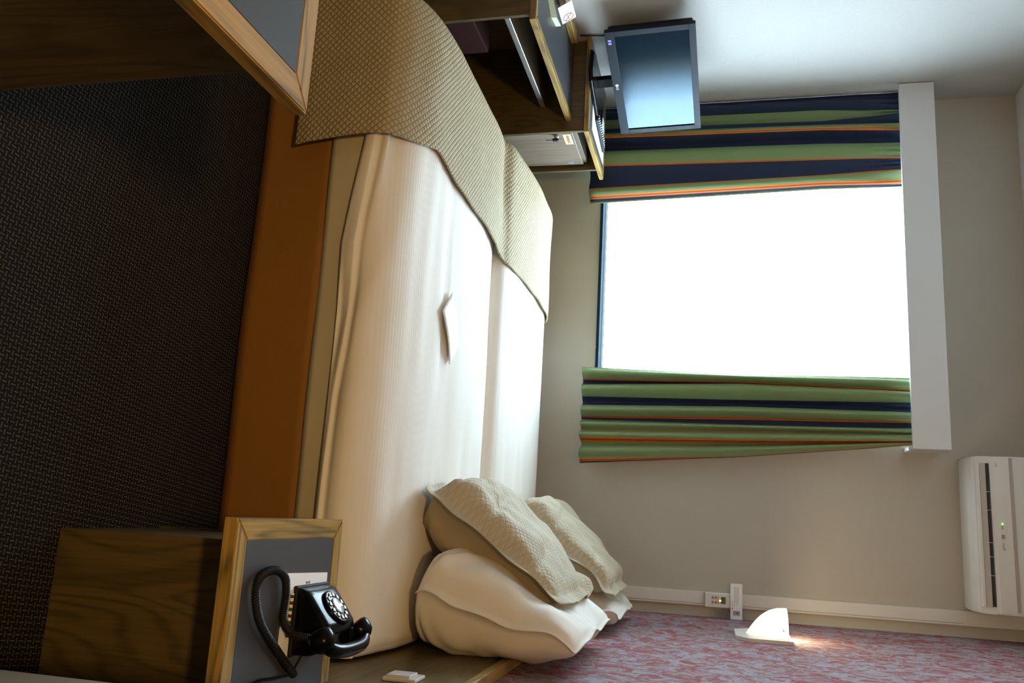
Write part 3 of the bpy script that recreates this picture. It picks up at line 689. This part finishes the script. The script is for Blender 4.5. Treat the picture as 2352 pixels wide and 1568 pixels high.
# ------------------------------------------------------------------ television
tv = thing('television', 'flat television on stand above the fridge cabinet, screen mirroring window', 'television', (-2.05, 3.75, .796))
TC = Vector((-2.045, 3.70, 1.087)); yw, tl_, rl = 1.283, .009, .026; TH, TW = .40, .66
a_ = Vector((math.cos(yw), math.sin(yw), 0)); n_ = Vector((a_.y, -a_.x, 0)); up_ = Vector((0, 0, 1))*math.cos(tl_) - n_*math.sin(tl_)
a2 = a_*math.cos(rl)+up_*math.sin(rl); u2 = up_*math.cos(rl)-a_*math.sin(rl); n2 = a2.cross(u2)
TM = Matrix((a2, u2, n2)).transposed().to_4x4(); TM.translation = TC
def tvbox(name, b_, mat, bev=.002, parent=None):
    bm = bmesh.new(); bx(bm, *b_, bev=bev); bmesh.ops.transform(bm, matrix=TM, verts=bm.verts); return finish(name, bm, mat, parent or tv)
tvbox('back_shell', (-TW/2+.01, TW/2-.01, -TH/2+.01, TH/2-.01, -.05, -.012), M['black_matte'], .012)
bz = .03
bm = bmesh.new()
for b_ in ((-TW/2, TW/2, TH/2-bz, TH/2), (-TW/2, TW/2, -TH/2, -TH/2+bz+.012), (-TW/2, -TW/2+bz, -TH/2+bz+.012, TH/2-bz), (TW/2-bz, TW/2, -TH/2+bz+.012, TH/2-bz)):
    bx(bm, *b_, -.012, .008, .0015)
bmesh.ops.transform(bm, matrix=TM, verts=bm.verts); finish('bezel', bm, M['tv_frame'], tv)
tvbox('screen', (-TW/2+bz-.002, TW/2-bz+.002, -TH/2+bz+.01, TH/2-bz+.002, -.01, .003), M['screen'], 0)
text('logo', 'LG', .016, TM @ Matrix.Translation((.012, -TH/2+.02, .0082)), M['paper'], tv)
bm = bmesh.new(); lathe(bm, [(.0075, 0), (.0075, .0006)], TM @ Matrix.Translation((-.008, -TH/2+.02, .0082)), 20); finish('logo_disc', bm, M['paper'], tv)
for i in range(2): tvbox('clock_digit', (-TW/2+.045+i*.016, -TW/2+.055+i*.016, -TH/2+.012, -TH/2+.026, .008, .0088), M['led_blue'], 0)
# stand
bm = bmesh.new(); bx(bm, -.03, .03, -.275, -.12, -.045, -.02, .006); TMs = TM.copy(); bmesh.ops.transform(bm, matrix=TM, verts=bm.verts)
bmesh.ops.translate(bm, verts=bm.verts, vec=(0, 0, .0)); 
for v in bm.verts: v.co.z = max(v.co.z, .812)
finish('stand_neck', bm, M['black'], tv)
bm = bmesh.new(); base_m = Matrix.Translation((-2.04, 3.72, .7965)) @ Matrix.Rotation(yw, 4, 'Z')
prism(bm, [(-.2, -.07), (-.16, -.11), (.16, -.11), (.2, -.07), (.2, .05), (.14, .09), (-.14, .09), (-.2, .05)], 2, 0, .018)
bmesh.ops.bevel(bm, geom=[e for e in bm.edges if e.verts[0].co.z > .01 and e.verts[1].co.z > .01], offset=.008, segments=3, affect='EDGES')
bmesh.ops.transform(bm, matrix=base_m, verts=bm.verts); finish('stand_base', bm, M['black'], tv)
bm = bmesh.new(); tube(bm, spline([(-2.18, 3.48, .95), (-2.222, 3.56, .88), (-2.224, 3.56, .84), (-2.224, 3.545, .745)], 6), .003, 6); finish('power_cable', bm, M['black_matte'], tv, True)

# ------------------------------------------------------------------ cards standing on the desk
nc = thing('no_smoking_sign', 'white tent card with a red no smoking symbol on the desk', 'sign', (-2.06, 3.2, DZ))
SC = Vector((-2.118, 3.195, .7445)); sa = Vector((0, 1, 0)); su = Vector((-.03, .012, .055)); su = (su-sa*su.dot(sa)).normalized()
SM = Matrix((sa, su, sa.cross(su))).transposed().to_4x4(); SM.translation = SC
def sbox(name, b_, mat, m_=SM, parent=nc):
    bm = bmesh.new(); bx(bm, *b_); bmesh.ops.transform(bm, matrix=m_, verts=bm.verts); return finish(name, bm, mat, parent)
sbox('card', (-.06, .06, -.033, .033, -.0008, .0008), M['paper'])
bm = bmesh.new(); ring = [(Vector((.032+.023*math.cos(t), -.023*math.sin(t), .0012))) for t in [2*math.pi*k/28 for k in range(29)]]
tube(bm, [SM @ p for p in ring], .0014, 6, False); tube(bm, [SM @ Vector((.017, .016, .0012)), SM @ Vector((.047, -.016, .0012))], .0013, 6); finish('prohibition_ring', bm, M['red'], nc)
sbox('cigarette', (.018, .046, -.002, .001, .0008, .0014), M['ink'])
yc_ = thing('folded_leaflet', 'pale green folded leaflet standing upright on the desk', 'leaflet', (-2.0, 3.05, DZ))
bm = bmesh.new(); P_ = [(-2.04, 2.93), (-1.997, 3.04), (-2.02, 3.14)]
for (ax, ay), (bx_, by_) in zip(P_, P_[1:]):
    q = [bm.verts.new((ax, ay, DZ)), bm.verts.new((bx_, by_, DZ)), bm.verts.new((bx_, by_, DZ+.022)), bm.verts.new((ax, ay, DZ+.022))]; bm.faces.new(q)
o = finish('leaflet_pages', bm, M['yellow_card'], yc_); solidify(o, .0012)

# ------------------------------------------------------------------ telephone on the nightstand
ph = thing('telephone', 'old fashioned black dial telephone on the nightstand', 'telephone', (.245, 1.785, .504))
Z0 = .503
bm = bmesh.new()
sec = [(.178, 0), (.176, .012), (.182, .030), (.190, .038), (.246, .083), (.262, .086), (.286, .070), (.306, .060), (.312, .045), (.312, 0)]
def slab(y): return 0
ys = [1.712, 1.72, 1.745, 1.825, 1.85, 1.858]; sc_ = [.86, .97, 1, 1, .97, .86]
rings = []
cx_ = .246
for y_, s_ in zip(ys, sc_):
    rings.append([bm.verts.new((cx_+(x_-cx_)*(.94+.06*s_ if s_ < 1 else 1), y_, Z0 + z_*(s_ if z_ > .02 else 1))) for x_, z_ in sec])
for A_, B_ in zip(rings, rings[1:]):
    for k in range(len(sec)): bm.faces.new((A_[k], A_[(k+1) % len(sec)], B_[(k+1) % len(sec)], B_[k]))
bm.faces.new(rings[0]); bm.faces.new(rings[-1][::-1])
bmesh.ops.recalc_face_normals(bm, faces=bm.faces)
o = finish('body', bm, M['black'], ph, True)
md = o.modifiers.new('bevel', 'BEVEL'); md.width = .004; md.segments = 2; md.limit_method = 'ANGLE'; md.angle_limit = math.radians(25)
for p_ in o.data.polygons: p_.use_smooth = True
o.data.set_sharp_from_angle(angle=math.radians(50)) if hasattr(o.data, 'set_sharp_from_angle') else None
bm = bmesh.new(); bx(bm, .172, .316, 1.707, 1.863, Z0-.0025, Z0+.008, .003); finish('base_plate', bm, M['black_matte'], ph)
dn = Vector((-.045, 0, .056)).normalized()
dc = Vector((.2185, 1.787, Z0+.0615)); DM = axes(dc, dn, (0, 1, 0))
bm = bmesh.new(); lathe(bm, [(.041, -.004), (.041, .004), (.038, .006), (.036, .0065)], DM, 40); dial = finish('dial', bm, M['black'], ph, True)
for k in range(12):
    a = 2*math.pi*(k+.5)/12
    c = DM @ Matrix.Translation((.0285*math.cos(a), .0285*math.sin(a), .0064))
    bm = bmesh.new(); lathe(bm, [(.0056, 0), (.0056, .0022), (.004, .0030)], c, 14); finish('number_button', bm, M['chrome'] if k % 1 == 0 else M['black'], dial, True)
bm = bmesh.new(); lathe(bm, [(.0195, .0062), (.0195, .0092), (.018, .0098)], DM, 30); finish('dial_center', bm, M['dialgrey'], dial, True)
bm = bmesh.new(); bx(bm, -.0035, .0035, -.017, .017, .0096, .0104); bmesh.ops.transform(bm, matrix=DM @ Matrix.Rotation(math.pi/2, 4, 'Z'), verts=bm.verts); finish('name_strip', bm, M['dialwhite'], dial)
# cradle
for y_ in (1.735, 1.835):
    bm = bmesh.new(); bx(bm, .262, .300, y_-.008, y_+.008, Z0+.055, Z0+.088, .004); finish('cradle_fork', bm, M['black'], ph)
# handset lying across, along y
bm = bmesh.new(); hx, hz = .287, Z0+.098
tube(bm, spline([(.274, 1.688, Z0+.084), (.290, 1.700, Z0+.099), (.297, 1.735, Z0+.107), (.299, 1.787, Z0+.109), (.297, 1.838, Z0+.107), (.289, 1.870, Z0+.099), (.274, 1.884, Z0+.086)], 8),
     [.015]*49, 16)
hs = finish('handset', bm, M['black'], ph, True)
for y_, sg in ((1.690, -1), (1.884, 1)):
    bm = bmesh.new(); lathe(bm, [(.0, .026), (.014, .025), (.024, .017), (.0275, .005), (.0275, -.007), (.025, -.014), (.018, -.017), (.0, -.017)], axes((.272, y_, Z0+.082), (.75, sg*.25, .65)), 28)
    finish('ear_cap', bm, M['black'], hs, True)
# coiled cord
path = spline([(.27, 1.682, .560), (.262, 1.672, .525), (.236, 1.655, .5125), (.20, 1.655, .512), (.178, 1.655, .512), (.150, 1.642, .512), (.134, 1.60, .512), (.140, 1.548, .512), (.165, 1.531, .512), (.205, 1.543, .512), (.242, 1.573, .512), (.288, 1.635, .512), (.33, 1.694, .512), (.352, 1.726, .512)], 34)
rr = [.0078+.0013*math.sin(i*1.55) for i in range(len(path))]
bm = bmesh.new(); tube(bm, path, rr, 10); finish('coiled_cord', bm, M['black_matte'], ph, True)
bm = bmesh.new(); tube(bm, spline([(.352, 1.726, .510), (.35, 1.66, .504), (.345, 1.60, .5035), (.35, 1.55, .5035), (.36, 1.50, .5035)], 8), .0028, 8); finish('line_cord', bm, M['black_matte'], ph, True)
bm = bmesh.new(); tube(bm, spline([(.312, 1.76, .512), (.33, 1.755, .506), (.35, 1.726, .506)], 8), .0025, 8); finish('line_cord', bm, M['black_matte'], ph, True)

# notepad under the telephone
nb = thing('notepad', 'white notepad with printed letterhead under the telephone', 'notepad', (.23, 1.76, .5))
bm = bmesh.new(); prism(bm, [(.144, 1.668), (.152, 1.866), (.322, 1.872), (.313, 1.664)], 2, .5, .5018); finish('page', bm, M['paper'], nb)
text('letterhead', 'HOTEL', .007, axes((.168, 1.77, .502), (0, 0, 1), (0, -1, 0)), M['ink'], nb)
box('logo_stripe', (.176, .190, 1.766, 1.771, .5018, .5021), M['red'], nb, 0)
bm = bmesh.new(); tube(bm, [(.186, 1.697, .5055), (.277, 1.691, .5055)], .0036, 10); bd = finish('binding', bm, M['cream'], nb, True)
for i in range(7):
    bm = bmesh.new(); tube(bm, [(.189+i*.013, 1.697-i*.0009, .5055), (.1955+i*.013, 1.6966-i*.0009, .5055)], .0041, 10)
    finish('binding_ring', bm, M['ink'], bd, True)

# power lead on the floor by the nightstand
bm = bmesh.new(); tube(bm, spline([(.385, 1.56, .006), (.36, 1.50, .006), (.33, 1.46, .006), (.30, 1.46, .006), (.27, 1.43, .006), (.255, 1.36, .006)], 8), .004, 8)
tag(finish('power_lead', bm, M['black_matte'], None, True, org=(.32, 1.45, 0)), 'thin black lead curling over the carpet below the nightstand', 'cable')
